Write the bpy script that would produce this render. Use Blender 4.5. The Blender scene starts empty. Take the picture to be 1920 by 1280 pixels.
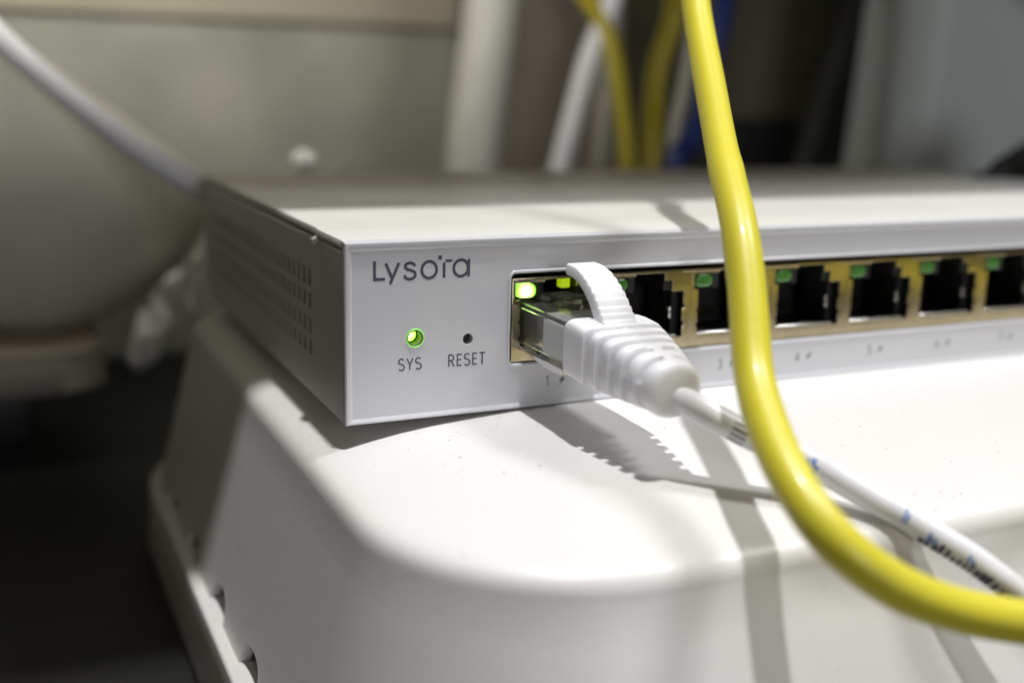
import bpy, bmesh, math, random
from mathutils import Vector, Matrix, noise
random.seed(7)
S = 0.001                                   # everything below is written in millimetres
sc = bpy.context.scene
COL = sc.collection
PI = math.pi

# ------------------------------------------------------------------ camera
cam_d = bpy.data.cameras.new('camera')
cam = bpy.data.objects.new('camera', cam_d); COL.objects.link(cam)
CAM = Vector((-40.691, -138.106, 44.477))
R3 = Matrix(((0.90793767, 0.07181089, -0.41290723), (-0.4184001, 0.21243327, -0.88307048), (0.02430115, 0.97453338, 0.22292185)))
m4 = R3.to_4x4(); m4.translation = CAM * S
cam.matrix_world = m4
cam_d.sensor_width = 36; cam_d.lens = 39.867
cam_d.clip_start = 0.004; cam_d.clip_end = 20
cam_d.dof.use_dof = True
cam_d.dof.focus_distance = 0.1505
cam_d.dof.aperture_fstop = 9.3
cam_d.dof.aperture_blades = 0
sc.camera = cam

# ------------------------------------------------------------------ light
world = bpy.data.worlds.new('World'); sc.world = world
world.use_nodes = True
bg = world.node_tree.nodes['Background']
bg.inputs[0].default_value = (1.0, 0.87, 0.66, 1); bg.inputs[1].default_value = 0.055

def lamp(name, loc, target, power, size, col, size_y=None):
    d = bpy.data.lights.new(name, 'AREA'); d.energy = power; d.size = size * S
    if size_y: d.shape = 'RECTANGLE'; d.size_y = size_y * S
    else: d.shape = 'DISK'
    d.color = col
    o = bpy.data.objects.new(name, d); COL.objects.link(o)
    o.location = Vector(loc) * S
    o.rotation_euler = (Vector(target) - Vector(loc)).to_track_quat('-Z', 'Y').to_euler()
    return o
lamp('ceiling_lamp', (45, -90, 1150), (30, 0, 0), 11.4, 40, (1.0, 0.99, 0.985))
lamp('ceiling_lamp', (585, -150, 900), (40, 0, 0), 5.0, 210, (0.98, 0.985, 1.0))
lamp('front_fill', (60, -1500, 260), (40, 60, 20), 3.4, 500, (0.97, 0.97, 1.0))  # added soft fill from the front, not a known lamp
lamp('background_fill', (-30, 110, 112), (-30, 262, 108), 0.215, 220, (1.0, 0.97, 0.88), 8)  # added unseen light that brightens only the wall and things behind

sc.view_settings.view_transform = 'Standard'
sc.view_settings.look = 'None'
sc.view_settings.exposure = 0
sc.view_settings.gamma = 1
sc.cycles.max_bounces = 14
sc.cycles.transmission_bounces = 12
sc.cycles.use_denoising = True
sc.cycles.sample_clamp_indirect = 6

# ------------------------------------------------------------------ materials
def mat(name, col, rough=0.5, metal=0.0, bump=0.0, bscale=800.0, bdetail=3.0, var=0.0, vscale=60.0, var_col=None,
        spec=0.5, coat=0.0, sss=0.0, trans=0.0, emis=None, estr=0.0, ior=1.5, specks=0.0, rough_var=0.0):
    m = bpy.data.materials.new(name); m.use_nodes = True
    nt = m.node_tree; N = nt.nodes; Lk = nt.links
    b = N['Principled BSDF']
    b.inputs['Base Color'].default_value = (*col, 1)
    b.inputs['Roughness'].default_value = rough
    b.inputs['Metallic'].default_value = metal
    b.inputs['Specular IOR Level'].default_value = spec
    b.inputs['IOR'].default_value = ior
    b.inputs['Coat Weight'].default_value = coat
    b.inputs['Coat Roughness'].default_value = 0.12
    b.inputs['Transmission Weight'].default_value = trans
    if sss:
        b.inputs['Subsurface Weight'].default_value = sss
        b.inputs['Subsurface Radius'].default_value = (1.0, 0.9, 0.8)
        b.inputs['Subsurface Scale'].default_value = 0.0008
    if emis:
        b.inputs['Emission Color'].default_value = (*emis, 1); b.inputs['Emission Strength'].default_value = estr
    tc = N.new('ShaderNodeTexCoord')
    colsock = None
    if var:
        n = N.new('ShaderNodeTexNoise'); n.inputs['Scale'].default_value = vscale; n.inputs['Detail'].default_value = 5
        Lk.new(tc.outputs['Object'], n.inputs['Vector'])
        mr = N.new('ShaderNodeMapRange'); mr.inputs[1].default_value = 0.3; mr.inputs[2].default_value = 0.7
        Lk.new(n.outputs['Fac'], mr.inputs[0])
        mx = N.new('ShaderNodeMix'); mx.data_type = 'RGBA'
        c2 = var_col if var_col else tuple(c * (1 - var) for c in col)
        mx.inputs[6].default_value = (*col, 1); mx.inputs[7].default_value = (*c2, 1)
        Lk.new(mr.outputs[0], mx.inputs[0]); colsock = mx.outputs[2]
    if specks:
        v = N.new('ShaderNodeTexNoise'); v.inputs['Scale'].default_value = 1100; v.inputs['Detail'].default_value = 2
        Lk.new(tc.outputs['Object'], v.inputs['Vector'])
        big = N.new('ShaderNodeTexNoise'); big.inputs['Scale'].default_value = 45
        Lk.new(tc.outputs['Object'], big.inputs['Vector'])
        ad = N.new('ShaderNodeMath'); ad.operation = 'MULTIPLY_ADD'; ad.inputs[1].default_value = 0.35
        Lk.new(big.outputs['Fac'], ad.inputs[0]); Lk.new(v.outputs['Fac'], ad.inputs[2])
        mr = N.new('ShaderNodeMapRange'); mr.inputs[1].default_value = 0.935; mr.inputs[2].default_value = 0.965
        mr.inputs[4].default_value = specks
        Lk.new(ad.outputs[0], mr.inputs[0])
        mx = N.new('ShaderNodeMix'); mx.data_type = 'RGBA'
        mx.inputs[6].default_value = (*col, 1)
        if colsock: Lk.new(colsock, mx.inputs[6])
        mx.inputs[7].default_value = (0.16, 0.13, 0.09, 1)
        Lk.new(mr.outputs[0], mx.inputs[0]); colsock = mx.outputs[2]
    if colsock: Lk.new(colsock, b.inputs['Base Color'])
    if rough_var:
        n = N.new('ShaderNodeTexNoise'); n.inputs['Scale'].default_value = 90; n.inputs['Detail'].default_value = 6
        Lk.new(tc.outputs['Object'], n.inputs['Vector'])
        mr = N.new('ShaderNodeMapRange'); mr.inputs[3].default_value = max(0.02, rough - rough_var); mr.inputs[4].default_value = rough + rough_var
        Lk.new(n.outputs['Fac'], mr.inputs[0]); Lk.new(mr.outputs[0], b.inputs['Roughness'])
    if bump:
        n = N.new('ShaderNodeTexNoise'); n.inputs['Scale'].default_value = bscale; n.inputs['Detail'].default_value = bdetail
        Lk.new(tc.outputs['Object'], n.inputs['Vector'])
        bp = N.new('ShaderNodeBump'); bp.inputs['Strength'].default_value = bump; bp.inputs['Distance'].default_value = 0.0002
        Lk.new(n.outputs['Fac'], bp.inputs['Height']); Lk.new(bp.outputs[0], b.inputs['Normal'])
    return m

M = {}
M['paint'] = mat('white_powder_coat', (0.70, 0.69, 0.65), 0.42, bump=0.5, bscale=1500, specks=0.25, rough_var=0.08)
M['panel'] = mat('white_gloss_panel', (0.70, 0.705, 0.755), 0.22, coat=0.4, bump=0.02, bscale=300, rough_var=0.06)
M['shell'] = mat('white_box_plastic', (0.815, 0.80, 0.785), 0.38, bump=0.12, bscale=1300, specks=0.5, rough_var=0.08, var=0.04, vscale=25)
M['shell_dark'] = mat('grey_slot_plastic', (0.35, 0.30, 0.26), 0.6, bump=0.1)
M['ink'] = mat('slate_ink', (0.075, 0.085, 0.12), 0.45, bump=0.02)
M['ink_light'] = mat('grey_ink', (0.15, 0.16, 0.19), 0.5, bump=0.02)
M['nickel'] = mat('brushed_nickel_gold', (0.70, 0.60, 0.41), 0.20, metal=1.0, bump=0.08, bscale=900, rough_var=0.07, var=0.18, vscale=220)
M['silver'] = mat('bright_tin', (0.85, 0.84, 0.82), 0.22, metal=1.0, bump=0.05)
M['black'] = mat('black_plastic', (0.012, 0.012, 0.012), 0.45, bump=0.1)
M['led_off'] = mat('green_lens_unlit', (0.06, 0.22, 0.035), 0.14, sss=0.25, coat=0.5, bump=0.05)
M['led_rim'] = mat('green_lens_rim', (0.20, 0.75, 0.03), 0.25, emis=(0.22, 0.9, 0.02), estr=0.75, bump=0.02)
M['led_hot'] = mat('green_lens_lit', (0.6, 0.9, 0.2), 0.3, emis=(0.75, 1.0, 0.30), estr=3.2, bump=0.02)
M['notch_glow'] = mat('yellow_green_glow', (0.5, 0.6, 0.02), 0.3, emis=(0.5, 0.72, 0.01), estr=0.65, bump=0.02)  # emission stands for LED light reflected in the port notch
M['bore'] = mat('dark_green_bore', (0.012, 0.045, 0.008), 0.16, spec=0.6, bump=0.02)
M['halo'] = mat('green_led_glow', (0.28, 0.75, 0.12), 0.3, emis=(0.24, 0.66, 0.05), estr=0.45, bump=0.02)  # LED glow round the hole, put into an emissive surface
M['collar'] = mat('grey_green_collar', (0.07, 0.10, 0.07), 0.35, bump=0.02)
def glow(name, cx, cz, rad, core, edge, s0, s1, org=(0, 0)):
    m = mat(name, edge, 0.25, bump=0.02)
    nt = m.node_tree; N = nt.nodes; Lk = nt.links; b = N['Principled BSDF']
    tc = N.new('ShaderNodeTexCoord'); sub = N.new('ShaderNodeVectorMath'); sub.operation = 'MULTIPLY_ADD'
    sub.inputs[1].default_value = (1000 / rad, 0, 1000 / rad); sub.inputs[2].default_value = (-(cx - org[0]) / rad, 0, -(cz - org[1]) / rad)
    ln = N.new('ShaderNodeVectorMath'); ln.operation = 'LENGTH'
    Lk.new(tc.outputs['Object'], sub.inputs[0]); Lk.new(sub.outputs[0], ln.inputs[0])
    cr = N.new('ShaderNodeValToRGB'); cr.color_ramp.elements[0].position = 0.30; cr.color_ramp.elements[1].position = 1.0
    cr.color_ramp.elements[0].color = (*core, 1); cr.color_ramp.elements[1].color = (*edge, 1)
    st = N.new('ShaderNodeMapRange'); st.inputs[1].default_value = 0.25; st.inputs[2].default_value = 1.0; st.inputs[3].default_value = s0; st.inputs[4].default_value = s1
    Lk.new(ln.outputs['Value'], cr.inputs[0]); Lk.new(ln.outputs['Value'], st.inputs[0])
    Lk.new(cr.outputs[0], b.inputs['Emission Color']); Lk.new(st.outputs[0], b.inputs['Emission Strength'])
    return m
DWH = 98.0
M['led_lit'] = glow('green_lens_glowing', 25.9, 16.5, 1.55, (0.88, 1.0, 0.45), (0.24, 0.72, 0.005), 3.4, 0.8, (31.3, 12.0))
M['led_hot2'] = glow('status_lens_glowing', 9.5, 11.2, 1.1, (0.75, 1.0, 0.28), (0.30, 0.85, 0.02), 4.0, 1.6, (98.0, 0.0))
M['clear'] = mat('clear_polycarbonate', (0.99, 1.0, 0.985), 0.06, trans=0.97, ior=1.4, bump=0.12, bscale=500)
M['boot'] = mat('white_boot_rubber', (0.91, 0.91, 0.96), 0.45, sss=0.2, bump=0.04, bscale=500)
M['wcable'] = mat('white_cable_jacket', (0.84, 0.84, 0.89), 0.33, bump=0.05, bscale=500)
M['print'] = mat('shaded_blue_print', (0.012, 0.016, 0.045), 0.45, var=0.8, vscale=1500, var_col=(0.07, 0.08, 0.12), bump=0.02)  # dark copy of the blue print, underside shade put into the colour
M['print_blue'] = mat('lit_blue_print', (0.09, 0.20, 0.72), 0.45, var=0.8, vscale=1300, var_col=(0.35, 0.48, 0.85), bump=0.02)  # lighter copy of the same print for the lit side
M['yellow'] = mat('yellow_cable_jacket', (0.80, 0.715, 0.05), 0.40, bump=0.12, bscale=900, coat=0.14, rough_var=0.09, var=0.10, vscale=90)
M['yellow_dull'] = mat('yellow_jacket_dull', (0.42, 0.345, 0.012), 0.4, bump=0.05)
M['wall'] = mat('grey_plaster', (0.50, 0.49, 0.42), 0.85, bump=0.4, bscale=120, var=0.25, vscale=26, var_col=(0.33, 0.34, 0.29))
M['ledge'] = mat('beige_ledge', (0.52, 0.47, 0.37), 0.7, bump=0.2, bscale=200, var=0.1, vscale=30)
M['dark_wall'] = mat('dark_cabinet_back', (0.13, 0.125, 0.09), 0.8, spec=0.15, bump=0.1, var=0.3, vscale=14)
M['taupe'] = mat('taupe_board', (0.30, 0.27, 0.22), 0.7, bump=0.2, bscale=150, var=0.35, vscale=18)
M['conduit'] = mat('white_conduit_plastic', (0.47, 0.465, 0.43), 0.4, bump=0.03)
M['greymetal'] = mat('blue_grey_sheet_metal', (0.66, 0.72, 0.73), 0.5, bump=0.05, var=0.08, vscale=12)
M['blue'] = mat('blue_cable_jacket', (0.012, 0.03, 0.17), 0.35, bump=0.03)
M['blackcable'] = mat('black_cable_jacket', (0.01, 0.01, 0.01), 0.5, bump=0.03)
M['greycable'] = mat('grey_cable_jacket', (0.42, 0.40, 0.35), 0.45, bump=0.03)
M['bowl'] = mat('grey_moulded_plastic', (0.67, 0.65, 0.565), 0.5, bump=0.06, var=0.15, vscale=20)
M['bowl_seam'] = mat('tan_plastic_foot', (0.42, 0.37, 0.28), 0.5, bump=0.05)
M['stand'] = mat('dim_grey_stand', (0.20, 0.19, 0.155), 0.6, bump=0.1)
M['dust'] = mat('brown_dust', (0.10, 0.08, 0.055), 0.8, bump=0.05)
M['core'] = mat('milky_inner_plastic', (0.93, 0.93, 0.93), 0.4, sss=0.3, bump=0.05)
M['wrap'] = mat('thin_white_plastic_film', (0.90, 0.90, 0.85), 0.3, bump=0.2)
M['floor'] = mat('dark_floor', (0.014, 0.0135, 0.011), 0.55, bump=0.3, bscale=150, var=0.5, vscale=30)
M['shelf'] = mat('grey_shelf_board', (0.30, 0.28, 0.23), 0.6, bump=0.2, bscale=150)

# ------------------------------------------------------------------ helpers
def tag(o, label=None, cat=None, group=None, kind=None):
    if label: o['label'] = label
    if cat: o['category'] = cat
    if group: o['group'] = group
    if kind: o['kind'] = kind
    return o

def empty(name, loc):
    o = bpy.data.objects.new(name, None); COL.objects.link(o)
    o.location = Vector(loc) * S; o.empty_display_size = 0.01
    return o

def link(name, me, m, parent=None, smooth=True, angle=40):
    if m is not None:
        me.materials.clear(); me.materials.append(m)
    if smooth:
        me.polygons.foreach_set('use_smooth', [True] * len(me.polygons))
        try: me.set_sharp_from_angle(angle=math.radians(angle))
        except Exception: pass
    o = bpy.data.objects.new(name, me); COL.objects.link(o)
    if parent is not None:
        o.parent = parent
        p = parent; off = Vector((0, 0, 0))
        while p is not None:
            off += p.location; p = p.parent
        me.transform(Matrix.Translation(-off))       # all mesh data is written in world place
    return o

def obj(name, bm, m, parent=None, smooth=True, angle=40, norm=True):
    bmesh.ops.scale(bm, vec=(S, S, S), verts=bm.verts)
    if norm: bmesh.ops.recalc_face_normals(bm, faces=bm.faces)
    me = bpy.data.meshes.new(name); bm.to_mesh(me); bm.free()
    return link(name, me, m, parent, smooth, angle)

def box(bm, x0, x1, y0, y1, z0, z1, bev=0.0, seg=2):
    r = bmesh.ops.create_cube(bm, size=1)
    vs = r['verts']
    for v in vs:
        v.co = Vector((x0 if v.co.x < 0 else x1, y0 if v.co.y < 0 else y1, z0 if v.co.z < 0 else z1))
    if bev:
        es = list({e for v in vs for e in v.link_edges})
        bmesh.ops.bevel(bm, geom=es, offset=bev, segments=seg, affect='EDGES', profile=0.5)

def loft(bm, loops, closed=True, cap0=True, cap1=True):
    rows = [[bm.verts.new(p) for p in l] for l in loops]
    n = len(rows[0])
    for a, b in zip(rows, rows[1:]):
        for i in range(n if closed else n - 1):
            j = (i + 1) % n
            bm.faces.new((a[i], a[j], b[j], b[i]))
    if cap0: bm.faces.new(list(reversed(rows[0])))
    if cap1: bm.faces.new(rows[-1])
    return rows

def spline(pts, per=10):
    P = [Vector(p) for p in pts]
    P = [P[0] * 2 - P[1]] + P + [P[-1] * 2 - P[-2]]
    out = []
    for i in range(1, len(P) - 2):
        a, b, c, d = P[i - 1:i + 3]
        for k in range(per):
            t = k / per
            out.append(0.5 * ((2 * b) + (c - a) * t + (2 * a - 5 * b + 4 * c - d) * t * t + (3 * b - a - 3 * c + d) * t ** 3))
    out.append(P[-2])
    return out

def frames(path):
    T = []
    for i in range(len(path)):
        a = path[max(0, i - 1)]; b = path[min(len(path) - 1, i + 1)]
        T.append((b - a).normalized())
    up = Vector((0, 0, 1))
    if abs(T[0].dot(up)) > 0.9: up = Vector((0, 1, 0))
    n = (up - T[0] * up.dot(T[0])).normalized()
    F = []
    for t in T:
        n = (n - t * n.dot(t)).normalized()
        F.append((t, n, t.cross(n)))
    return F

def tube_bm(path, rad, seg=20, bm=None):
    bm = bm or bmesh.new()
    F = frames(path); loops = []
    for i, (p, (t, n, b)) in enumerate(zip(path, F)):
        r = rad(i / (len(path) - 1)) if callable(rad) else rad
        loops.append([p + (n * math.cos(2 * PI * k / seg) + b * math.sin(2 * PI * k / seg)) * r for k in range(seg)])
    loft(bm, loops)
    return bm

def cable(name, pts, rad, m, label, cat='cable', group=None, per=10, seg=20):
    x_, y_, z_ = pts[0]
    if 95 < z_ < 130: pts = [(x_ + (x_ - pts[1][0]) * 0.6, y_ + 6, 208.5), (x_ + (x_ - pts[1][0]) * 0.35, y_ + 4, 150)] + list(pts)
    path = spline(pts, per)
    o = obj(name, tube_bm(path, rad, seg), m)
    return tag(o, label, cat, group)

def plate(name, loops, y_front, thick, bevel, m, parent, res=2):
    """flat plate in the X-Z plane with holes; first loop outer, the others holes"""
    cu = bpy.data.curves.new('plate', 'CURVE'); cu.dimensions = '2D'; cu.fill_mode = 'BOTH'
    for l in loops:
        sp = cu.splines.new('POLY'); sp.points.add(len(l) - 1); sp.use_cyclic_u = True
        for p, (x, z) in zip(sp.points, l): p.co = (x, z, 0, 1)
    cu.extrude = max(0.0, thick / 2 - bevel); cu.bevel_depth = bevel; cu.bevel_resolution = res
    cu.offset = -bevel
    t = bpy.data.objects.new('plate', cu); COL.objects.link(t)
    dg = bpy.context.evaluated_depsgraph_get(); dg.update()
    me = bpy.data.meshes.new_from_object(t.evaluated_get(dg))
    bpy.data.objects.remove(t); bpy.data.curves.remove(cu)
    for v in me.vertices:
        x, y, z = v.co
        v.co = Vector((x, y_front + thick / 2 - z, y)) * S
    me.name = name
    return link(name, me, m, parent, True, 35)

def circ(cx, cz, r, n=40, ratio=1.0):
    return [(cx + r * math.cos(2 * PI * i / n), cz + r * ratio * math.sin(2 * PI * i / n)) for i in range(n)]

def rrect(x0, x1, z0, z1, r, n=6):
    out = []
    for cx, cz, a in ((x1 - r, z1 - r, 0), (x0 + r, z1 - r, 90), (x0 + r, z0 + r, 180), (x1 - r, z0 + r, 270)):
        for k in range(n + 1):
            t = math.radians(a + 90 * k / n); out.append((cx + r * math.cos(t), cz + r * math.sin(t)))
    return out

def ribbon(bm, pts, w, y, closed=False):
    """a printed stroke lying just proud of the panel face"""
    P = [Vector((a, b)) for a, b in pts]; n = len(P); L = []; Rr = []
    for i in range(n):
        if closed: a, c = P[i - 1], P[(i + 1) % n]
        else: a, c = P[max(0, i - 1)], P[min(n - 1, i + 1)]
        d1 = (P[i] - a).normalized() if (P[i] - a).length > 1e-9 else (c - P[i]).normalized()
        d2 = (c - P[i]).normalized() if (c - P[i]).length > 1e-9 else d1
        n1 = Vector((-d1.y, d1.x)); n2 = Vector((-d2.y, d2.x))
        mm = (n1 + n2); mm = mm.normalized() if mm.length > 1e-6 else n1
        k = 1 / max(0.5, mm.dot(n1))
        L.append(P[i] + mm * (w / 2 * k)); Rr.append(P[i] - mm * (w / 2 * k))
    vl = [bm.verts.new((p.x, y, p.y)) for p in L]; vr = [bm.verts.new((p.x, y, p.y)) for p in Rr]
    for i in range(n if closed else n - 1):
        j = (i + 1) % n
        f = bm.faces.new((vr[i], vr[j], vl[j], vl[i]))

def smooth2(pts, per=6, closed=False):
    if closed:
        q = spline([(a, b, 0) for a, b in pts + pts[:3]], per)
        q = q[per:-2 * per]
        q = q[:-1] if (q[0] - q[-1]).length < 1e-6 else q
    else:
        q = spline([(a, b, 0) for a, b in pts], per)
    return [(p.x, p.y) for p in q]

def arc(cx, cz, rx, rz, a0, a1, n=14):
    return [(cx + rx * math.cos(math.radians(a0 + (a1 - a0) * i / n)), cz + rz * math.sin(math.radians(a0 + (a1 - a0) * i / n))) for i in range(n + 1)]

# stroke alphabet on a cell of width w, height 1 (x, z)
GLYPH = {
    'S': (0.52, [arc(0.26, 0.74, 0.22, 0.24, 35, 215, 9) + arc(0.26, 0.25, 0.24, 0.25, 60, -145, 9)]),
    'Y': (0.56, [[(0.02, 1), (0.28, 0.46), (0.54, 1)], [(0.28, 0.50), (0.28, 0)]]),
    'R': (0.54, [[(0.06, 0), (0.06, 0.97), (0.24, 0.97)] + arc(0.26, 0.73, 0.20, 0.24, 85, -85, 8) + [(0.10, 0.49)], [(0.24, 0.49), (0.52, 0)]]),
    'E': (0.46, [[(0.44, 0.96), (0.07, 0.96), (0.07, 0.04), (0.44, 0.04)], [(0.07, 0.52), (0.40, 0.52)]]),
    'T': (0.52, [[(0.0, 0.96), (0.52, 0.96)], [(0.26, 0.93), (0.26, 0)]]),
    '1': (0.42, [[(0.04, 0.76), (0.26, 0.96), (0.26, 0)]]),
    '2': (0.52, [arc(0.26, 0.70, 0.21, 0.27, 160, -20, 9) + [(0.06, 0.05), (0.50, 0.05)]]),
    '3': (0.52, [arc(0.24, 0.74, 0.19, 0.23, 150, -85, 9), arc(0.23, 0.26, 0.23, 0.25, 85, -150, 9)]),
    '4': (0.54, [[(0.40, 0), (0.40, 0.97), (0.03, 0.27), (0.54, 0.27)]]),
    '5': (0.52, [[(0.44, 0.96), (0.12, 0.96), (0.09, 0.55)] + arc(0.23, 0.31, 0.22, 0.28, 110, -150, 10)]),
    '6': (0.54, [arc(0.42, 0.36, 0.34, 0.62, 100, 180, 7) + arc(0.28, 0.28, 0.20, 0.25, 180, 500, 14)]),
    '7': (0.50, [[(0.03, 0.96), (0.48, 0.96), (0.18, 0)]]),
    '8': (0.52, [arc(0.26, 0.74, 0.18, 0.22, 0, 360, 14), arc(0.26, 0.26, 0.22, 0.25, 0, 360, 14)]),
}
def write(bm, text, x, z, h, w, gap=0.13, squeeze=1.0, y=-0.02):
    k = 0
    for ch in text:
        cw, strokes = GLYPH[ch]
        for s in strokes:
            ribbon(bm, [(x + px * h * squeeze, z + pz * h) for px, pz in s], w, y - 0.004 * k); k += 1
        x += (cw + gap) * h * squeeze
    return x

# ------------------------------------------------------------------ setting: floor, wall, ledge, shelf
def wobble_grid(name, x0, x1, y0, y1, z, nx, ny, amp, m):
    bm = bmesh.new()
    vs = [[bm.verts.new((x0 + (x1 - x0) * i / nx, y0 + (y1 - y0) * j / ny,
                         z + amp * noise.noise(Vector((i * .37, j * .41, 0))))) for i in range(nx + 1)] for j in range(ny + 1)]
    for j in range(ny):
        for i in range(nx): bm.faces.new((vs[j][i], vs[j][i + 1], vs[j + 1][i + 1], vs[j + 1][i]))
    return obj(name, bm, m)
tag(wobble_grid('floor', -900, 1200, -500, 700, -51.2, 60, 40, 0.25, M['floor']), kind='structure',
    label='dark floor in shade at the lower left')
bm = bmesh.new(); box(bm, -500, 122, 262, 285, -51, 300, 1.0)
tag(obj('wall', bm, M['wall']), kind='structure', label='greenish grey plaster wall behind the device')
bm = bmesh.new(); box(bm, -500, 119, 256, 261.7, 62.6, 140, 1.0)
tag(obj('wall_ledge', bm, M['ledge']), kind='structure', label='beige ledge running along the grey wall at the top')
bm = bmesh.new(); box(bm, 122.5, 480, 340, 352, -51, 300, 0.8)
tag(obj('wall', bm, M['taupe']), kind='structure', label='brownish grey back wall behind the hanging cables')
bm = bmesh.new(); box(bm, -700, 700, 14, 261, 208, 226, 1.2)
tag(obj('shelf', bm, M['shelf']), kind='structure', label='shelf board above the device that shades its rear')

# ------------------------------------------------------------------ the white box underneath
BX0, BX1, BY0, BY1, BR = -5.3, 225.0, -46.8, 113.0, 27.0
def plan(off, z, r):
    x0, x1, y0, y1 = BX0 - off, BX1 + off, BY0 - off * (1.8 if off > 0 else 1), BY1 + off
    rf = r + (0.8 * off if off > 0 else 0)             # the front wall leans more than the sides
    pts = []
    nc = 18
    for cx, cy, a, ry in ((x1 - r, y1 - r, 0, r), (x0 + r, y1 - r, 90, r), (x0 + r, y0 + rf, 180, rf), (x1 - r, y0 + rf, 270, rf)):
        for k in range(nc + 1):
            t = math.radians(a + 90 * k / nc); pts.append((cx + r * math.cos(t), cy + ry * math.sin(t)))
    out = []
    for i in range(len(pts)):                      # extra points on the straight runs
        a, b = pts[i], pts[(i + 1) % len(pts)]
        out.append((a[0], a[1], z))
        d = math.dist(a, b)
        if d > 20:
            n = 16
            for k in range(1, n): out.append((a[0] + (b[0] - a[0]) * k / n, a[1] + (b[1] - a[1]) * k / n, z))
    return out
white_box = empty('plastic_box', (110, 30, -51))
tag(white_box, 'large white plastic box with rounded corner and domed lid under the network device', 'plastic box')
prof = [(46, 0.0), (38, -0.12), (30, -0.42), (24, -0.78), (17.5, -1.3), (13, -1.85), (9.2, -2.5), (6.5, -3.05), (4.2, -3.55), (2.8, -3.9), (1.9, -4.2), (1.2, -4.6), (0.65, -5.15), (0.3, -5.8), (0.08, -6.6), (0.0, -7.2)]
loops = []
for d, z in prof: loops.append(plan(-d, z, max(BR - 0.55 * d, 6)))
for z in (-12, -17, -22, -27, -32, -36.6): loops.append(plan(0.25 * (-z - 7.2), z, BR + 0.25 * (-z - 7.2)))
top_in = plan(-60, 0.0, 6)
loops.insert(0, top_in)
inner = [plan(0.25 * 29.4 - 1.6, -36.6, BR + 5)]
bm = bmesh.new(); loft(bm, loops + inner + [plan(0.25 * 20 - 2.6, -28, BR + 3)], True, True, True)
shell = obj('lid', bm, M['shell'], white_box, True, 60)
# notches along the lower edge of the lid wall, cut with a boolean
cut = bmesh.new()
for yc in (93, 72.5, 50.5, 28.0, 5.5):
    out = []
    for k in range(13):
        t = PI * k / 12
        out.append((yc - 5.2 * math.cos(t), -37.2 + 4.6 * math.sin(t) ** 0.6))
    a = [cut.verts.new((-18, y, z)) for y, z in out]; b = [cut.verts.new((-10.6 + 0.0, y, z)) for y, z in out]
    n = len(out)
    for i in range(n):
        j = (i + 1) % n; cut.faces.new((a[i], a[j], b[j], b[i]))
    cut.faces.new(list(reversed(a))); cut.faces.new(b)
cutter = obj('cutter', cut, M['shell_dark'], white_box, False)
md = shell.modifiers.new('cut', 'BOOLEAN'); md.object = cutter; md.operation = 'DIFFERENCE'; md.solver = 'EXACT'
dg = bpy.context.evaluated_depsgraph_get(); dg.update()
me = bpy.data.meshes.new_from_object(shell.evaluated_get(dg)); old = shell.data
shell.modifiers.clear(); shell.data = me
bpy.data.objects.remove(cutter); bpy.data.meshes.remove(old)
wb = 0.25 * 29.4
tray = [plan(wb - 2.0, -36.75, BR + 5), plan(wb + 1.5, -36.75, BR + 8.6), plan(wb + 1.9, -37.0, BR + 9), plan(wb + 2.0, -37.4, BR + 9),
        plan(wb + 2.6, -50.0, BR + 9.6), plan(wb + 1.8, -51.0, BR + 8.8)]
bm = bmesh.new(); loft(bm, tray, True, True, True)
obj('base_tray', bm, M['shell'], white_box, True, 50)

def top_z(x, y):
    d = min(x - BX0, y - BY0)
    for (d1, z1), (d0, z0) in zip(prof, prof[1:]):
        if d >= d0: return z0 + (z1 - z0) * min(1, (d - d0) / (d1 - d0))
    return prof[-1][1]
bm = bmesh.new(); rd = random.Random(11)
def grain(x, y, ln, wd, a):
    z = top_z(x, y) + 0.02
    c, s_ = math.cos(a), math.sin(a)
    vs = [bm.verts.new((x + c * u - s_ * v, y + s_ * u + c * v, z + h)) for u, v, h in ((-ln, 0, 0), (0, -wd, 0), (ln, wd * .3, 0), (0, wd, 0), (ln * .1, 0, wd * 1.2))]
    for f in ((0, 1, 4), (1, 2, 4), (2, 3, 4), (3, 0, 4), (3, 2, 1, 0)): bm.faces.new([vs[q] for q in f])
for k in range(170):
    x = rd.uniform(2, 110) if k % 3 else rd.uniform(45, 85); y = rd.uniform(-44, -1) if k % 3 else rd.uniform(-38, -12)
    if x + 5 < 16 and y < -32: continue
    r_ = 0.028 + 0.05 * rd.random() ** 3
    grain(x, y, r_ * rd.uniform(1, 2.2), r_ * 0.8, rd.uniform(0, 6.3))
for x, y in ((6.5, -6.5), (1.5, -8.0), (-1.0, 2.5), (-2.2, 9.0), (20, -4.0)): grain(x, y, 0.13, 0.05, x)
tag(obj('dust_specks', bm, M['dust'], white_box, False), kind='stuff')

# ------------------------------------------------------------------ the network device
DW, DD, DH = 196.0, 101.0, 24.4
sw = empty('network_switch', (DW / 2, DD / 2, 0))
tag(sw, 'white metal network switch with green lit ports standing on the white box', 'network switch')

# lid: thin sheet with a folded lip down the left side
bm = bmesh.new()
sec = [(0.9, 23.3), (0.0, 23.35), (-0.02, 24.0), (0.12, 24.28), (0.45, 24.4), (DW - .4, 24.4), (DW, 24.0), (DW, 23.3), (DW - .9, 23.3), (DW - .9, 23.5), (0.9, 23.5)]
ys = [0.75, 0.95, 13.4, 14.0, DD]
loops = []
for i, y in enumerate(ys):
    dx = 0.28 if y >= 14.0 else 0.0              # the folded lip steps in behind the lug
    dz = -0.12 if i == 0 else 0
    loops.append([(x + (dx if x < 1 else 0), y, z + dz) for x, z in sec])
loft(bm, loops)
obj('lid', bm, M['paint'], sw, True, 30)
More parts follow.
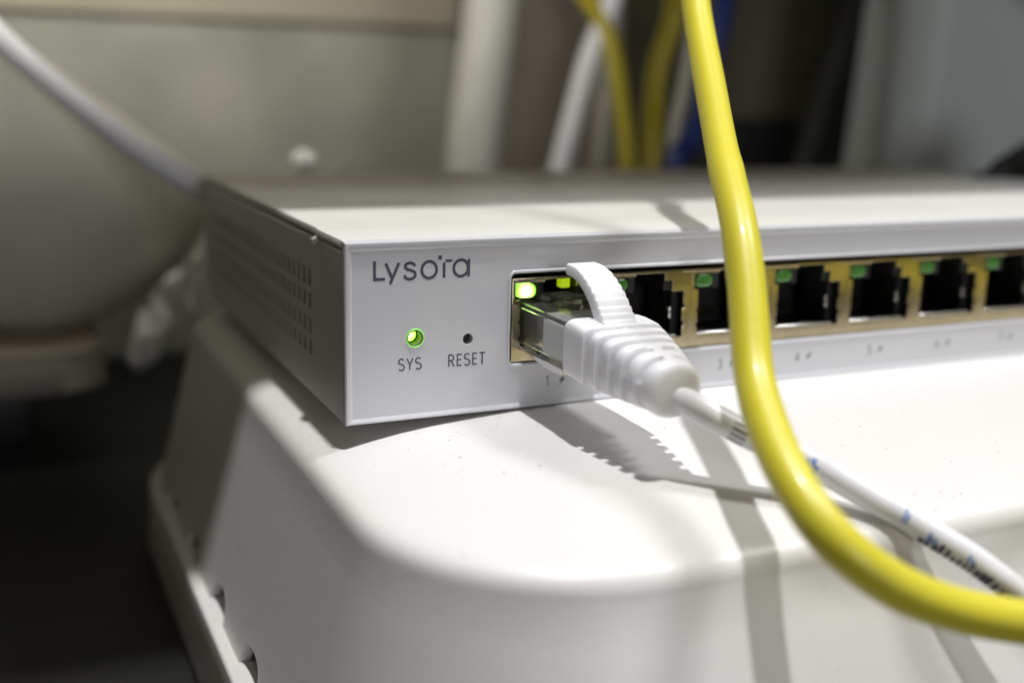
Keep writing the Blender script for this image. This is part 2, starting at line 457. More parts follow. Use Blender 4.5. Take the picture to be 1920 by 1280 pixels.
# side panel with its four rows of vent slots: real openings
bm = bmesh.new()
ycuts = [1.2]; solidY = []
y = 17.0
while y < 90: ycuts += [y, y + 1.7]; y += 3.0
ycuts.append(DD)
zr = [(18.05, 15.6), (14.6, 12.5), (10.95, 8.75), (7.9, 5.7)]
zc = sorted([0.0] + [c for r in zr for c in r] + [22.2])
def side_x(z, yy):
    return 0.25
V = {}
def sv(y, z, x):
    k = (round(y, 3), round(z, 3), round(x, 3))
    if k not in V: V[k] = bm.verts.new((x, y, z))
    return V[k]
holes = {(round(min(r), 3)) for r in zr}
for i in range(len(ycuts) - 1):
    for j in range(len(zc) - 1):
        y0, y1, z0, z1 = ycuts[i], ycuts[i + 1], zc[j], zc[j + 1]
        if round(z0, 3) in holes and i % 2 == 1:
            a = [(y0, z0), (y1, z0), (y1, z1), (y0, z1)]
            for (ya, za), (yb, zb) in zip(a, a[1:] + a[:1]):
                bm.faces.new((sv(ya, za, 0.25), sv(yb, zb, 0.25), sv(yb, zb, 0.7), sv(ya, za, 0.7)))
            continue
        bm.faces.new((sv(y0, z0, 0.25), sv(y0, z1, 0.25), sv(y1, z1, 0.25), sv(y1, z0, 0.25)))
# rolled top edge of the side sheet, tucked under the lip
for k in range(5):
    t0, t1 = k / 5 * PI / 2, (k + 1) / 5 * PI / 2
    xa, za = 0.25 + 0.75 * (1 - math.cos(t0)), 22.2 + 0.75 * math.sin(t0)
    xb, zb = 0.25 + 0.75 * (1 - math.cos(t1)), 22.2 + 0.75 * math.sin(t1)
    for i in range(len(ycuts) - 1):
        bm.faces.new((sv(ycuts[i], za, xa), sv(ycuts[i], zb, xb), sv(ycuts[i + 1], zb, xb), sv(ycuts[i + 1], za, xa)))
# front and bottom returns
bm.faces.new((sv(1.2, 0, 0.25), sv(1.2, 22.2, 0.25), sv(1.2, 22.2, 2.0), sv(1.2, 0, 2.0)))
bm.faces.new((sv(1.2, 0, 0.25), sv(1.2, 0, 2.0), sv(DD, 0, 2.0), sv(DD, 0, 0.25)))
obj('side_panel', bm, M['paint'], sw, True, 40, norm=False)
# lug bent outwards at the end of the lip
bm = bmesh.new(); lo = []
for k in range(9):
    t = k / 8
    zz = 23.3 - 1.5 * t; yy = 13.0 + 2.6 * t ** 1.6
    wv = 0.12 + 0.75 * math.sin(PI * min(1, t * 0.9 + 0.05))
    px = 0.22 - 0.75 * math.sin(PI * (0.15 + 0.8 * t))
    lo.append([(px, yy - wv, zz), (px, yy + wv, zz), (px + 0.5, yy + wv, zz - 0.1), (px + 0.5, yy - wv, zz - 0.1)])
loft(bm, lo); obj('lug', bm, M['paint'], sw, True, 50)
bm = bmesh.new()
box(bm, 2.2, DW - 2, 12.5, DD - 1, 0.4, 23.0)
obj('inner_light_block', bm, M['black'], sw, False)  # added black block that stops light inside the case behind the slots
bm = bmesh.new(); box(bm, 0.3, DW - .3, DD - 0.9, DD + 0.05, 0.05, 23.2, 0.1); box(bm, DW - 1, DW - 0.02, 1.2, DD - 1, 0.05, 23.2, 0.1)
obj('rear_panel', bm, M['paint'], sw)
bm = bmesh.new(); box(bm, 2.1, DW - 1.1, 1.6, DD - 1, -0.001, 0.35); obj('bottom_plate', bm, M['paint'], sw, False)

# front panel with cut openings
PX = lambda i: 25.3 + 14.6 * i
NP = 8
ox1 = PX(NP - 1) + 12 + 2.4
SYS = (9.72, 11.1); RST = (17.3, 10.45)
plate('front_panel', [rrect(1.05, DW - 1, 0.75, 22.95, 0.12, 3), rrect(23.55, ox1, 6.35, 19.05, 0.75), circ(*SYS, 1.09), circ(*RST, 0.74)],
      0.0, 1.1, 0.03, M['panel'], sw)
# mitred raised rim round the panel
bm = bmesh.new()
def ring(x0, x1, z0, z1, y): return [(x0, y, z0), (x1, y, z0), (x1, y, z1), (x0, y, z1)]
lo = [ring(1.10, DW - 1.05, 0.80, 22.90, 0.30), ring(1.06, DW - 1.01, 0.76, 22.94, -0.01), ring(0.52, DW - .5, 0.34, 23.60, -0.24), ring(0.26, DW - .24, 0.14, 23.95, -0.24),
      ring(0.08, DW - .08, 0.02, 24.16, -0.10), ring(0.0, DW, -0.02, 24.26, 0.2), ring(0.0, DW, -0.02, 24.27, 0.73), ring(0.3, DW - .3, 0.3, 23.9, 0.74), ring(1.07, DW - 1.07, 0.77, 22.93, 0.74)]
rows = [[bm.verts.new(p) for p in l] for l in lo]
for a, b in zip(rows, rows[1:]):
    for i in range(4): bm.faces.new((a[i], a[(i + 1) % 4], b[(i + 1) % 4], b[i]))
obj('panel_rim', bm, M['panel'], sw, True, 25)
# moulded lip round the port opening
bm = bmesh.new()
lo = [[(x, y, z) for x, z in rrect(23.55 - g, ox1 + g, 6.35 - g, 19.05 + g, 0.75 + g)] for g, y in ((0.02, 0.3), (0.02, -0.05), (0.12, -0.12), (0.34, -0.10), (0.5, 0.02), (0.5, 0.2))]
loft(bm, lo, True, False, False); obj('opening_lip', bm, M['panel'], sw, True, 60)

# printed word and captions
bm = bmesh.new(); W = 0.40; y0 = -0.02
ribbon(bm, [(4.12, 21.62), (4.12, 19.22), (5.55, 19.22)], W, y0)
ribbon(bm, [(5.62, 21.28), (6.52, 19.25)], W, y0 - .004); ribbon(bm, [(7.45, 21.28), (6.20, 18.52)], W, y0 - .008)
ribbon(bm, smooth2([(9.62, 20.72), (9.42, 21.05), (8.92, 21.19), (8.42, 21.02), (8.30, 20.68), (8.60, 20.36), (9.08, 20.20), (9.55, 19.98), (9.68, 19.55), (9.42, 19.18), (8.88, 19.05), (8.38, 19.22), (8.16, 19.62)]), W, y0)
ribbon(bm, [(11.62 + 1.04 * math.cos(2 * PI * k / 36), 20.17 + 1.11 * math.sin(2 * PI * k / 36)) for k in range(36)], W, y0, True)
ribbon(bm, [(13.15, 22.02), (13.15, 21.46)], 0.50, y0)
ribbon(bm, [(13.72, 21.03), (13.72, 19.02)], 0.40, y0); ribbon(bm, [(13.93, 21.26), (14.82, 21.26)], 0.36, y0)
ribbon(bm, [(16.12 + 1.03 * math.cos(2 * PI * k / 36), 20.20 + 1.10 * math.sin(2 * PI * k / 36)) for k in range(36)], W, y0, True)
ribbon(bm, [(17.24, 21.38), (17.24, 19.0)], W, y0 - .004)
obj('logo', bm, M['ink'], sw, False)
bm = bmesh.new(); write(bm, 'SYS', 7.35, 6.85, 1.58, 0.19, gap=0.16, squeeze=1.08); obj('caption', bm, M['ink'], sw, False)
bm = bmesh.new(); write(bm, 'RESET', 14.45, 6.80, 1.66, 0.20, gap=0.17, squeeze=1.03); obj('caption', bm, M['ink'], sw, False)
for i in range(NP):
    bm = bmesh.new()
    x = PX(i) + 3.9
    write(bm, str(i + 1), x, 2.75, 1.55, 0.17)
    bx = x + 2.55                                      # little lightning bolt
    bolt = [(0.55, 1.5), (-0.42, 0.62), (0.02, 0.62), (-0.42, -0.05), (0.62, 0.92), (0.16, 0.92)]
    vs = [bm.verts.new((bx + a * 1.1, -0.02, 2.65 + b * 1.15)) for a, b in bolt]
    bm.faces.new((vs[0], vs[1], vs[2], vs[5])); bm.faces.new((vs[5], vs[2], vs[3], vs[4]))
    obj('port_number', bm, M['ink_light'], sw, False)

# status light and reset hole
def bore(name, c, r, depth, m, parent, y0=0.25):
    bm = bmesh.new()
    lo = [[(x, y, z) for x, z in circ(*c, rr)] for y, rr in ((y0, r), (depth, r))]
    loft(bm, lo, True, False, False)
    return obj(name, bm, m, parent)
led = bore('status_light', SYS, 1.02, 3.2, M['bore'], sw, 0.06)
bm = bmesh.new(); lo = [[(x, y, z) for x, z in circ(*SYS, r)] for y, r in ((3.0, 1.0), (2.3, 0.98), (2.0, 0.8), (1.88, 0.45), (1.85, 0.02))]
loft(bm, lo, True, True, True); obj('lamp_lens', bm, M['led_hot2'], led)
bm = bmesh.new(); lo = [[(x, y, z) for x, z in circ(*SYS, r)] for y, r in ((0.5, 0.92), (0.06, 0.94), (0.0, 1.0), (0.0, 1.10), (0.1, 1.11))]
loft(bm, lo, True, False, False); obj('lens_collar', bm, M['collar'], led)
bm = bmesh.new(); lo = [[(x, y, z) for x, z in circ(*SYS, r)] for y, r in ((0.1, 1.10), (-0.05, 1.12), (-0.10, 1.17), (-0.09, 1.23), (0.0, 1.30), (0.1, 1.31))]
loft(bm, lo, True, False, False); obj('glow_ring', bm, M['halo'], led)  # raised emissive ring stands in for green spill on the panel
rs = bore('reset_hole', RST, 0.735, 1.1, M['panel'], sw, 0.15)
bm = bmesh.new(); bm.faces.new([bm.verts.new((x, 1.12, z)) for x, z in circ(*RST, 0.9)]); obj('reset_button', bm, M['black'], rs, False)
bm = bmesh.new(); box(bm, 1.3, 23.0, 2.2, 3.2, 1, 22); obj('circuit_board', bm, M['black'], sw, False)

# ports
port_mesh = {}
def cut_outline(L):
    return [(L + 0.0, 8.2), (L + 12.0, 8.2), (L + 12.0, 10.0), (L + 12.35, 10.05), (L + 12.35, 10.5), (L + 11.85, 10.6), (L + 11.85, 12.5), (L + 12.35, 12.6), (L + 12.35, 13.0), (L + 12.0, 13.1),
            (L + 12.0, 15.15), (L + 9.9, 15.15), (L + 9.9, 16.8), (L + 8.6, 16.8), (L + 8.6, 17.95), (L + 3.6, 17.95), (L + 3.6, 17.62), (L - 0.85, 17.62), (L - 0.85, 15.25), (L - 0.12, 15.2),
            (L - 0.12, 12.3), (L - 0.38, 12.25), (L - 0.38, 11.95), (L - 0.08, 11.85), (L - 0.08, 10.1), (L - 0.36, 10.0), (L - 0.36, 9.7), (L, 9.6)]
L0 = PX(0)
def rect(x0, x1, z0, z1): return [(x0, z0), (x1, z0), (x1, z1), (x0, z1)]
first = None
def build_port():
    L = L0
    p = empty('ethernet_port', (L + 6, 0.4, 12))
    p.parent = sw; p.location = p.location - sw.location
    plate('shield', [rect(L - 1.30, L + 13.28, 6.55, 18.22), cut_outline(L)], 0.42, 0.34, 0.04, M['nickel'], p, 1)
    bm = bmesh.new()                                   # folded top edge of the shield
    box(bm, L - 3.0, L + 3.55, 0.30, 0.62, 17.92, 18.18, 0.07, 2)
    box(bm, L - 1.30, L + 13.28, 0.62, 0.80, 18.18, 18.30)
    obj('shield_fold', bm, M['nickel'], p)
    co = cut_outline(L)
    bm = bmesh.new()                                   # dark plastic cavity behind the cut-out
    lo = [[(x, y, z) for x, z in rrect(L - 1.1, L + 12.9, 8.0, 18.0, 0.05, 1)] for y in (0.80, 10.5)]
    loft(bm, lo, True, False, True)
    obj('housing', bm, M['black'], p, False)
    bm = bmesh.new()                                   # inner plastic faces filling the corners beside the latch slot
    box(bm, L + 8.7, L + 12.8, 1.0, 9.0, 15.25, 18.1); box(bm, L + 2.6, L + 3.7, 0.95, 9.0, 15.2, 17.9, 0.1)
    box(bm, L + 11.1, L + 12.4, 2.2, 9.0, 8.3, 15.1, 0.1)
    obj('key_block', bm, M['black'], p, False)
    bm = bmesh.new()
    box(bm, L + 0.05, L + 11.1, 0.55, 2.6, 8.24, 8.62, 0.16, 3)
    obj('ground_spring', bm, M['silver'], p)
    bm = bmesh.new()
    box(bm, L + 10.25, L + 10.55, 1.5, 2.3, 10.9, 12.6, 0.1, 2)
    obj('side_spring', bm, M['silver'], p)
    bm = bmesh.new()
    for k in range(8): box(bm, L + 2.2 + k * 1.0, L + 2.6 + k * 1.0, 9.2, 10.3, 8.9, 10.2, 0.05, 1)
    obj('contact_pins', bm, M['nickel'], p, False)
    bm = bmesh.new()
    lo = []
    for y, g in ((2.5, 0.0), (0.55, 0.0), (0.30, 0.08), (0.14, 0.25), (0.08, 0.5)):
        lo.append([(x, y, z) for x, z in rrect(L - 0.78 + g, L + 2.25 - g, 15.5 + g * .9, 17.5 - g * .9, max(0.12, 0.85 - g), 6)])
    loft(bm, lo)
    obj('indicator_or_glow', bm, M['led_off'], p, True, 60)
    return p
def deep(o, parent):
    c = o.copy(); COL.objects.link(c); c.parent = parent
    for ch in o.children: deep(ch, c)
    return c
port = build_port()
ports = [port]
for i in range(1, NP):
    c = deep(port, sw); c.location = port.location + Vector((14.6 * i, 0, 0)) * S
    ports.append(c)
# the first port is live: its left light glows, a yellow green emissive block adds glow at its right
p0 = ports[0]
for ch in p0.children:
    if ch.name.startswith('indicator_or_glow'):
        ch.data = ch.data.copy(); ch.data.materials.clear(); ch.data.materials.append(M['led_lit']); ch['label'] = 'bright green lit indicator light'
        live = ch
bm = bmesh.new(); box(bm, L0 + 6.7, L0 + 8.2, 1.6, 3.0, 16.35, 17.75, 0.2, 2)  # small block added as a reflected glow inside the port
o = obj('indicator_or_glow', bm, M['notch_glow'], p0); o['label'] = 'yellow green painted glow at the right of the first port'

# ------------------------------------------------------------------ white patch cable with its plug
wc = empty('network_cable', (31.3, -20, 0))
tag(wc, 'white network cable with ribbed white boot and clear plug pushed into the first port', 'network cable')
bm = bmesh.new(); lo = []
for y, g in ((3.6, 0.5), (3.2, 0.1), (2.8, 0.0), (-11.6, 0.0), (-12.3, 0.0)):
    lo.append([(x, y, z) for x, z in rrect(25.45 + g, 37.15 - g, 8.32 + g, 14.85 - g, 0.45, 4)])
loft(bm, lo)
lo = []
for y, g in ((3.3, 0), (-12.0, 0)):                       # hollow inside of the clear plug
    lo.append([(x, y, z) for x, z in reversed(rrect(26.0, 36.6, 9.0, 14.1, 0.5, 4))])
loft(bm, lo)
plug = obj('clear_plug', bm, M['clear'], wc, True, 40, norm=False)
bm = bmesh.new(); lo = []                                  # latch strip rising over the plug
for k in range(9):
    t = k / 8; y = 2.5 - 13.5 * t; z = 14.95 + 1.6 * t ** 1.2
    lo.append([(28.6, y, z), (34.0, y, z), (34.0, y, z + 0.65), (28.6, y, z + 0.65)])
loft(bm, lo); obj('latch', bm, M['clear'], plug, True, 30)
bm = bmesh.new()
box(bm, 26.15, 36.4, -11.9, -5.4, 9.1, 14.0, 0.4, 3); obj('cable_core', bm, M['core'], plug)
bm = bmesh.new()
for k in range(8):
    box(bm, 27.6 + k * 1.02, 28.15 + k * 1.02, -5.4, 3.0, 9.6, 10.4, 0.1, 1)
obj('wire_ends', bm, M['nickel'], plug, False)
bm = bmesh.new(); lo = []                                  # pressed lower foot of the plug
for y, z0, z1 in ((1.6, 8.25, 8.5), (-2.5, 7.9, 8.3), (-6.0, 7.5, 8.3), (-9.0, 7.35, 8.3), (-12.0, 7.6, 8.3)):
    lo.append([(25.6, y, z0), (28.2, y, z0), (28.2, y, z1), (25.6, y, z1)])
loft(bm, lo); obj('foot', bm, M['silver'], plug, True, 30)

# boot
bm = bmesh.new(); loops = []
NS, NA = 150, 112
BYA, BYB = -12.1, -30.2
def bez(a, b, t): return a + (b - a) * t
for i in range(NS + 1):
    s = i / NS; y = bez(BYA, BYB, s)
    k = max(0, (s - 0.25) / 0.75)
    a = bez(5.98, 3.6, k ** 1.05); b = bez(3.85, 3.35, k); zc_ = bez(11.35, 9.55, max(0, (s - .1) / .9) ** 1.2)
    n = bez(7.5, 2.3, min(1, k * 1.25) ** 0.8)
    if s < 0.04:
        q = 0.35 * (1 - math.sqrt(max(0, 1 - (1 - s / 0.04) ** 2))); a -= q; b -= q
    if s > 0.95:
        q = 1 - math.sqrt(max(0, 1 - ((s - 0.95) / 0.05) ** 2)); a -= (a - 1.7) * q * 0.55; b -= (b - 1.7) * q * 0.55
    g = 0.0
    if 0.26 < s < 0.93:
        ph = (s - 0.26) / 0.67 * 5
        f = ph - math.floor(ph)
        d = abs(f - 0.5) / 0.5                            # 0 in the middle of a groove
        g = max(0.0, 1 - (d / 0.46) ** 6) if d < 0.46 else 0.0
    row = []
    for j in range(NA):
        t = 2 * PI * j / NA
        c, s_ = math.cos(t), math.sin(t)
        x = a * math.copysign(abs(c) ** (2 / n), c); z = b * math.copysign(abs(s_) ** (2 / n), s_)
        spine = min(1, max(0, (abs(x) - 0.75) / 0.35)) if z > 0 else min(1, max(0, (abs(x) - 1.2) / 0.4))
        side = 1.0 if abs(z) > 0.55 else max(0.55, abs(z) / 0.55)
        kk = 1 - g * spine * side * 1.5 / max(1.0, math.hypot(x, z))
        row.append((31.3 + x * kk, y, zc_ + z * kk))
    loops.append(row)
loft(bm, loops)
boot = obj('boot', bm, M['boot'], wc, True, 60)
# arched latch guard with cross ridges
pth = spline([(-17.6, 12.2, 0), (-16.0, 14.2, 0), (-14.5, 15.9, 0), (-12.7, 17.7, 0), (-10.4, 19.2, 0), (-7.8, 20.15, 0), (-4.9, 20.35, 0)], 14)
bm = bmesh.new(); loops = []
for i, p in enumerate(pth):
    a = pth[max(0, i - 1)]; c = pth[min(len(pth) - 1, i + 1)]
    d = (c - a).normalized(); nn = Vector((-d.y, d.x, 0))
    if nn.y < 0: nn = -nn
    t = i / (len(pth) - 1)
    th = bez(1.15, 0.78, t); w = bez(2.55, 2.25, t)
    rid = 0.0
    if 0.22 < t < 0.74:
        f = ((t - 0.22) / 0.52 * 7) % 1.0
        rid = 0.30 * (f if f < 0.8 else (1 - f) * 4) - 0.12
    e = 0.28
    if i >= len(pth) - 3: w -= 0.12 * (i - len(pth) + 4); th -= 0.10 * (i - len(pth) + 4)
    def P(x, h): q = p + nn * h; return (31.25 + x, q.x, q.y)
    o_ = th + rid
    loops.append([P(-w, -th + e), P(-w + e, -th), P(w - e, -th), P(w, -th + e), P(w, o_ - e), P(w - e * .4, o_ - e * .35), P(w - e, o_), P(-w + e, o_), P(-w + e * .4, o_ - e * .35), P(-w, o_ - e)])
loft(bm, loops)
obj('latch_guard', bm, M['boot'], wc, True, 35)
wpts = [(31.3, -26.0, 9.9), (31.6, -28.8, 9.0), (33.9, -31.0, 7.5), (39.7, -35.6, 4.2), (44.0, -38.5, 2.3), (47.2, -40.5, 0.4), (50.8, -44.5, -2.0), (52.7, -46.2, -3.1), (54.6, -48.8, -4.5), (56.9, -51.3, -6.1), (59.1, -53.4, -7.9), (62.5, -56.2, -11.2), (69, -61, -19), (80, -67, -34)]
wpath = spline(wpts, 12)
obj('cord', tube_bm(wpath, 1.60, 28), M['wcable'], wc)
# printed marks on the jacket: small glyph strokes wrapped on the tube
Fw = frames(wpath)
def mark(u0, u1, a0, a1, m_):
    bm = bmesh.new(); n = len(wpath) - 1; rows = []
    for i in range(5):
        u = (u0 + (u1 - u0) * i / 4) * n; k = int(min(n - 1, u)); f = u - k
        p = wpath[k].lerp(wpath[k + 1], f); nv = Fw[k][1].lerp(Fw[k + 1][1], f).normalized(); bv = Fw[k][2].lerp(Fw[k + 1][2], f).normalized()
        rows.append([bm.verts.new(p + (nv * math.cos(math.radians(a0 + (a1 - a0) * j / 5)) + bv * math.sin(math.radians(a0 + (a1 - a0) * j / 5))) * 1.625) for j in range(6)])
    for a, b in zip(rows, rows[1:]):
        for j in range(5): bm.faces.new((a[j], a[j + 1], b[j + 1], b[j]))
    return obj('print_mark', bm, m_, wc)
MARKS = []
exec_marks = [(0.196, 0.213, 30, 165, M['print'])]
for u, a, d in ((0.303, 40, 55), (0.313, 30, 40), (0.322, 55, 34), (0.526, 22, 60), (0.540, 40, 45), (0.606, 58, 40), (0.620, 66, 32), (0.700, 50, 34), (0.712, 60, 26)):
    exec_marks.append((u, u + 0.0085, a, a + d, M['print_blue']))
for k in range(17):
    u = 0.592 + k * 0.0158
    w_ = random.choice((0.010, 0.0138, 0.0150))
    exec_marks.append((u, u + w_, 84 + random.uniform(-12, 16), 158 + random.uniform(-22, 22), M['print']))
for a in exec_marks: MARKS.append(mark(*a))

# ------------------------------------------------------------------ yellow cable in front
ypts = [(65, 24, 208.5), (65, 24, 150), (66.0, 23.5, 110.0), (65.5, 22.5, 80.0), (63.0, 20, 67), (59.2, 13.2, 57.3), (53.3, -0.6, 45.4), (46.0, -15.6, 35.3), (41.5, -26.0, 28.5), (38.5, -32.8, 20.7), (35.7, -38.4, 13.5), (33.4, -44.6, 9.3),
        (31.8, -51.0, 5.7), (32.2, -57.3, 1.7), (38.2, -60.2, -3.2), (45.3, -62.0, -6.2), (52.7, -63.7, -8.0), (60.3, -65.3, -8.6), (76, -62, -3.5), (100, -50, 4.5), (120, -41, 8), (140, -40, 6), (158, -40, 4), (185, -45, 2.6), (220, -52, 1)]
TS = 7.4 / 25
def yr(t):
    r = 2.17 + 0.11 * min(1, max(0, (t - 0.31) / 0.28))
    r += 0.07 * (1 / (1 + math.exp(-(t - TS) * 360)))       # sleeve step where the jacket thickens
    r += 0.07 * math.exp(-((t - TS - 0.002) / 0.006) ** 2)
    return r + 0.018 * math.sin(t * 57) + 0.012 * math.sin(t * 131)
ypath = spline(ypts, 22)
for _ in range(90):                                     # a stiff jacket takes no sharp bends
    ypath = [ypath[0]] + [a * 0.25 + b * 0.5 + c * 0.25 for a, b, c in zip(ypath, ypath[1:], ypath[2:])] + [ypath[-1]]
o = obj('yellow_cable', tube_bm(ypath, yr, 36), M['yellow'])
tag(o, 'thick bright yellow cable hanging in front of the ports and curving off to the right', 'cable', 'yellow cables')

# ------------------------------------------------------------------ things behind
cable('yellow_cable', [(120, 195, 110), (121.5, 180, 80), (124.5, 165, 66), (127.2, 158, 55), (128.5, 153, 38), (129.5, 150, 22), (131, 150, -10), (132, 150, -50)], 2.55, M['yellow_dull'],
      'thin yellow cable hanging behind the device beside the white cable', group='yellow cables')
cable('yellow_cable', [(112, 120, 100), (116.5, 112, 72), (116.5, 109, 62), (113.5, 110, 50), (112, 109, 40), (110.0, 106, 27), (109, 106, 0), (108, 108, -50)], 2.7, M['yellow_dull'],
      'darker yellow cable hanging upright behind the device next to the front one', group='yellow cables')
cable('white_cable', [(132, 178, 110), (131.0, 166, 75), (128, 163, 64), (122.6, 161.7, 53), (117.5, 160.0, 38), (112.5, 158.3, 22.5), (107, 158, 0), (100, 158, -50)], 3.2, M['wcable'],
      'slanting white cable between the white conduit and the yellow cables', group='cables hanging behind the device')
cable('grey_cable', [(128, 220, 110), (150, 200, 72), (147, 196, 50), (143, 190, 24), (140, 188, -50)], 2.2, M['greycable'],
      'faint grey cable hanging between the two yellow cables', group='cables hanging behind the device')
cable('grey_cable', [(158, 160, 110), (150, 150, 62), (146, 148, 42), (142, 146, 24), (139, 145, -50)], 1.9, M['greycable'],
      'thin pale grey cable hanging beside the blue cable', group='cables hanging behind the device')
cable('blue_cable', [(170, 170, 110), (160, 150, 72), (153.5, 146, 50), (150, 144, 37), (144, 141, 27), (138, 138, 22), (128, 138, -20)], 3.0, M['blue'],
      'dark blue cable bending behind the front yellow cable', group='cables hanging behind the device')
cable('black_cable', [(206, 150, 110), (192, 134, 69), (184, 131, 47), (176.5, 129, 25), (168, 128, 0), (160, 130, -50)], 2.9, M['blackcable'],
      'black cable slanting down in front of the grey panel edge', group='cables hanging behind the device')

# white conduit against the wall
cd = empty('conduit', (95, 180, 0)); tag(cd, 'thick white conduit pipe standing upright left of the hanging cables', 'pipe')
obj('pipe', tube_bm(spline([(102.5, 178, 208.5), (100.0, 178, 130), (98.0, 178, 70), (94.5, 176, 45), (91, 174, 20), (88, 174, -51)], 6), 8.3, 32), M['conduit'], cd)
bm = tube_bm([Vector((90.6, 174.0, 16)), Vector((90.2, 174.0, 6))], 9.6, 32); obj('collar', bm, M['conduit'], cd)

# taupe board between conduit and dark gap
bm = bmesh.new(); box(bm, 118, 225, 236, 240, -51, 150, 0.6)
tag(obj('backboard', bm, M['taupe']), 'brownish grey board behind the white and yellow cables', 'board')
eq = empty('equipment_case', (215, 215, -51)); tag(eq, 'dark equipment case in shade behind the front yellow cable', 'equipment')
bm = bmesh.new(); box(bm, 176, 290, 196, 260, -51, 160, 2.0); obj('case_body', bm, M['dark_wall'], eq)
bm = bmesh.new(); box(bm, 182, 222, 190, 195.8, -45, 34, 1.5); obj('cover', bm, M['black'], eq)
gp = empty('metal_cabinet', (260, 150, -51)); tag(gp, 'blue grey sheet metal cabinet with rounded left edge at the right', 'cabinet')
bm = bmesh.new()
lo = []
sec = []
r = 13
for k in range(9):
    t = PI - k / 8 * PI / 2
    sec.append((0, 0))
pl_ = []
for k in range(13):
    t = math.radians(180 + 90 * k / 12); pl_.append((209 + r + r * math.cos(t), 121 + r + r * math.sin(t) ))
pl_ += [(420, 96), (420, 148), (209, 148)]
lo = [[(x - 0.10 * 0 + 0.07 * (z - 40), y, z) for x, y in pl_] for z in (-51, 0, 40, 80, 150)]
loft(bm, lo); obj('cabinet_side', bm, M['greymetal'], gp, True, 40)
cable('grey_hose', [(226, 98, 100), (238, 97, 82), (247, 93, 76), (256, 88, 70), (268, 82, 66), (290, 76, 62)], 4.2, mat('mid_grey_hose', (0.10, 0.105, 0.105), 0.5, bump=0.05),
      'dark grey hose crossing the top right corner of the cabinet', 'hose')
# black plug at right
bp = empty('black_adapter', (196, 70, 20)); tag(bp, 'black power adapter with cord behind the device at the right edge', 'adapter')
bm = bmesh.new(); box(bm, -14, 22, -9, 9, -9, 8, 3.0, 4)
bmesh.ops.rotate(bm, verts=bm.verts, cent=(0, 0, 0), matrix=Matrix.Rotation(math.radians(-26), 3, 'Y'))
bmesh.ops.translate(bm, verts=bm.verts, vec=(202, 64, 26)); obj('adapter_body', bm, M['black'], bp)
obj('cord', tube_bm(spline([(188, 66, 26), (176, 70, 20), (170, 80, 8), (168, 110, -20), (166, 118, -50)], 8), 2.4, 16), M['blackcable'], bp)

# pale knob behind the rear edge
kn = empty('round_fastener', (31.5, 140, 20)); tag(kn, 'small white round fastener showing over the rear edge of the device', 'fastener')
bm = bmesh.new(); bmesh.ops.create_uvsphere(bm, u_segments=24, v_segments=16, radius=3.3)
bmesh.ops.scale(bm, vec=(1.0, 0.9, 0.85), verts=bm.verts); bmesh.ops.translate(bm, verts=bm.verts, vec=(31.8, 141, 24.2)); obj('dome', bm, M['wrap'], kn)
obj('stem', tube_bm([Vector((31.8, 141, 23)), Vector((31.8, 142, 0)), Vector((31.8, 142, -51))], 1.6, 12), M['conduit'], kn)

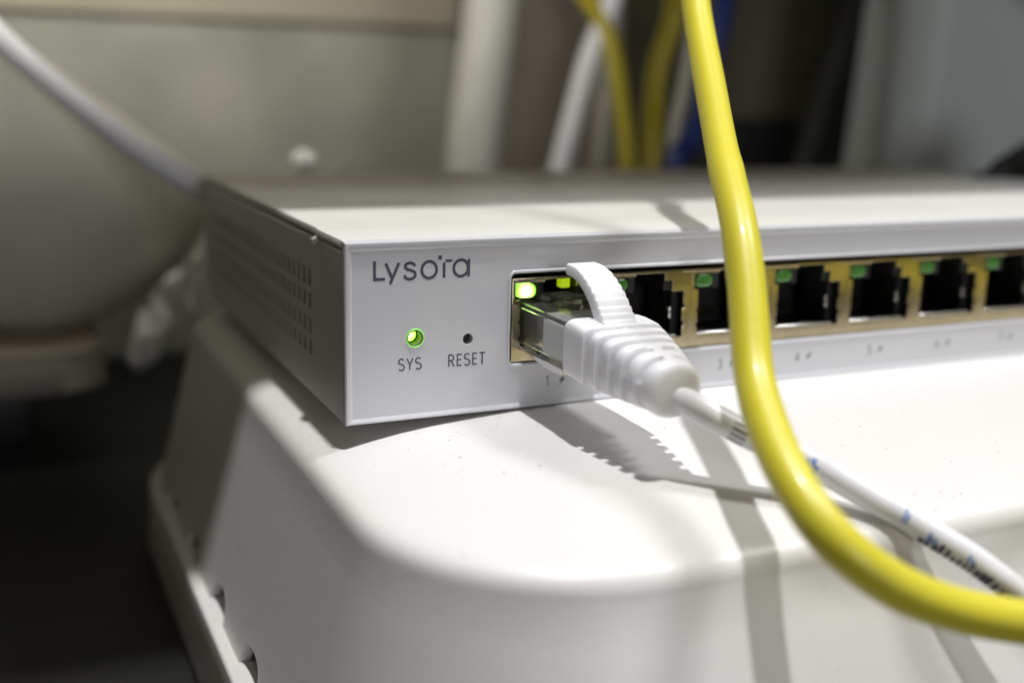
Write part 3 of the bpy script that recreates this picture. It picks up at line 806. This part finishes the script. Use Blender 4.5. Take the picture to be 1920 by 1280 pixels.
# rounded grey housing at the left
hs = empty('round_housing', (-25, 205, -20)); tag(hs, 'grey rounded bowl shaped housing at the far left under the thick white cable', 'housing')
bm = bmesh.new()
cen = Vector((-30.1, 183.4, 27.7)); BR_ = 50.0; ax = Vector((-0.599, 0.079, -0.797)).normalized(); u = ax.cross(Vector((0, 1, 0))).normalized(); v = ax.cross(u)
lo = []
for k in range(33):
    h = -0.34 + (1.34) * math.sin(k / 32 * PI / 2) ** 0.9 if k else -0.34
    h = min(h, 0.9995); rr = BR_ * math.sqrt(max(0.0, 1 - h * h))
    lo.append([cen + ax * (h * BR_) + (u * math.cos(2 * PI * j / 64) + v * math.sin(2 * PI * j / 64)) * rr for j in range(64)])
loft(bm, lo); obj('bowl', bm, M['bowl'], hs, True, 60)
bm = bmesh.new(); lo = []
for z, g in ((-32, 1.0), (-31, 0.0), (-24.0, 0.6), (-22.2, 1.2)):
    lo.append([(x, y, z) for x, y in rrect(-80 + g, -16 - g, 146 + g, 205 - g, 12, 8)])
loft(bm, lo); obj('stand', bm, M['stand'], hs, True, 50)
bm = bmesh.new(); box(bm, -70, -34, 172, 200, -51, -32.05, 1.0); obj('stand_base', bm, M['black'], hs)
bm = bmesh.new(); lo = []
for z, g in ((-22.1, 1.0), (-22.0, 0.6), (-20.6, 0.6), (-20.3, 1.2), (-20.3, 9)):
    lo.append([(x, y, z) for x, y in rrect(-80 + g, -16 - g, 146 + g, 205 - g, 12 - min(g, 3), 8)])
loft(bm, lo); obj('stand_rim', bm, M['bowl_seam'], hs, True, 50)
cable('thick_white_cable', [(-84, 172, 208.5), (-74, 164, 125), (-58, 152, 80), (-46.6, 142.8, 65.1), (-35.3, 134.0, 51.1), (-26.7, 127.8, 42.5), (-18.0, 121.8, 34.8), (-9.3, 116.2, 27.8), (-0.5, 111.5, 21.7), (5.3, 109, 17.4), (10, 112, 8), (13, 118, -10), (14, 122, -30)], 2.6, M['wcable'],
      'thick white cable sagging across the grey rounded housing at the left', group=None)
# crumpled film between housing and box
bm = bmesh.new(); n = 26; vs = []
random.seed(3)
for j in range(n + 1):
    row = []
    for i in range(n + 1):
        a, b = i / n - 0.5, j / n - 0.5
        q = Vector((a * 3.2, b * 3.2, 1.7))
        d = Vector((noise.noise(q), noise.noise(q + Vector((9, 3, 1))), noise.noise(q * 1.6 + Vector((2, 7, 5)))))
        row.append(bm.verts.new(Vector((-2.5 + b * 15 + a * 4 + d.x * 6, 150 + a * 12 + d.y * 7, -14.5 + b * 22 - a * 7 + d.z * 6))))
    vs.append(row)
for j in range(n):
    for i in range(n): bm.faces.new((vs[j][i], vs[j][i + 1], vs[j + 1][i + 1], vs[j + 1][i]))
o = obj('crumpled_film', bm, M['wrap'], None, True, 30)
md = o.modifiers.new('thickness', 'SOLIDIFY'); md.thickness = 0.0003
tag(o, 'crumpled scrap of white plastic film between the grey housing and the white box', 'plastic film')
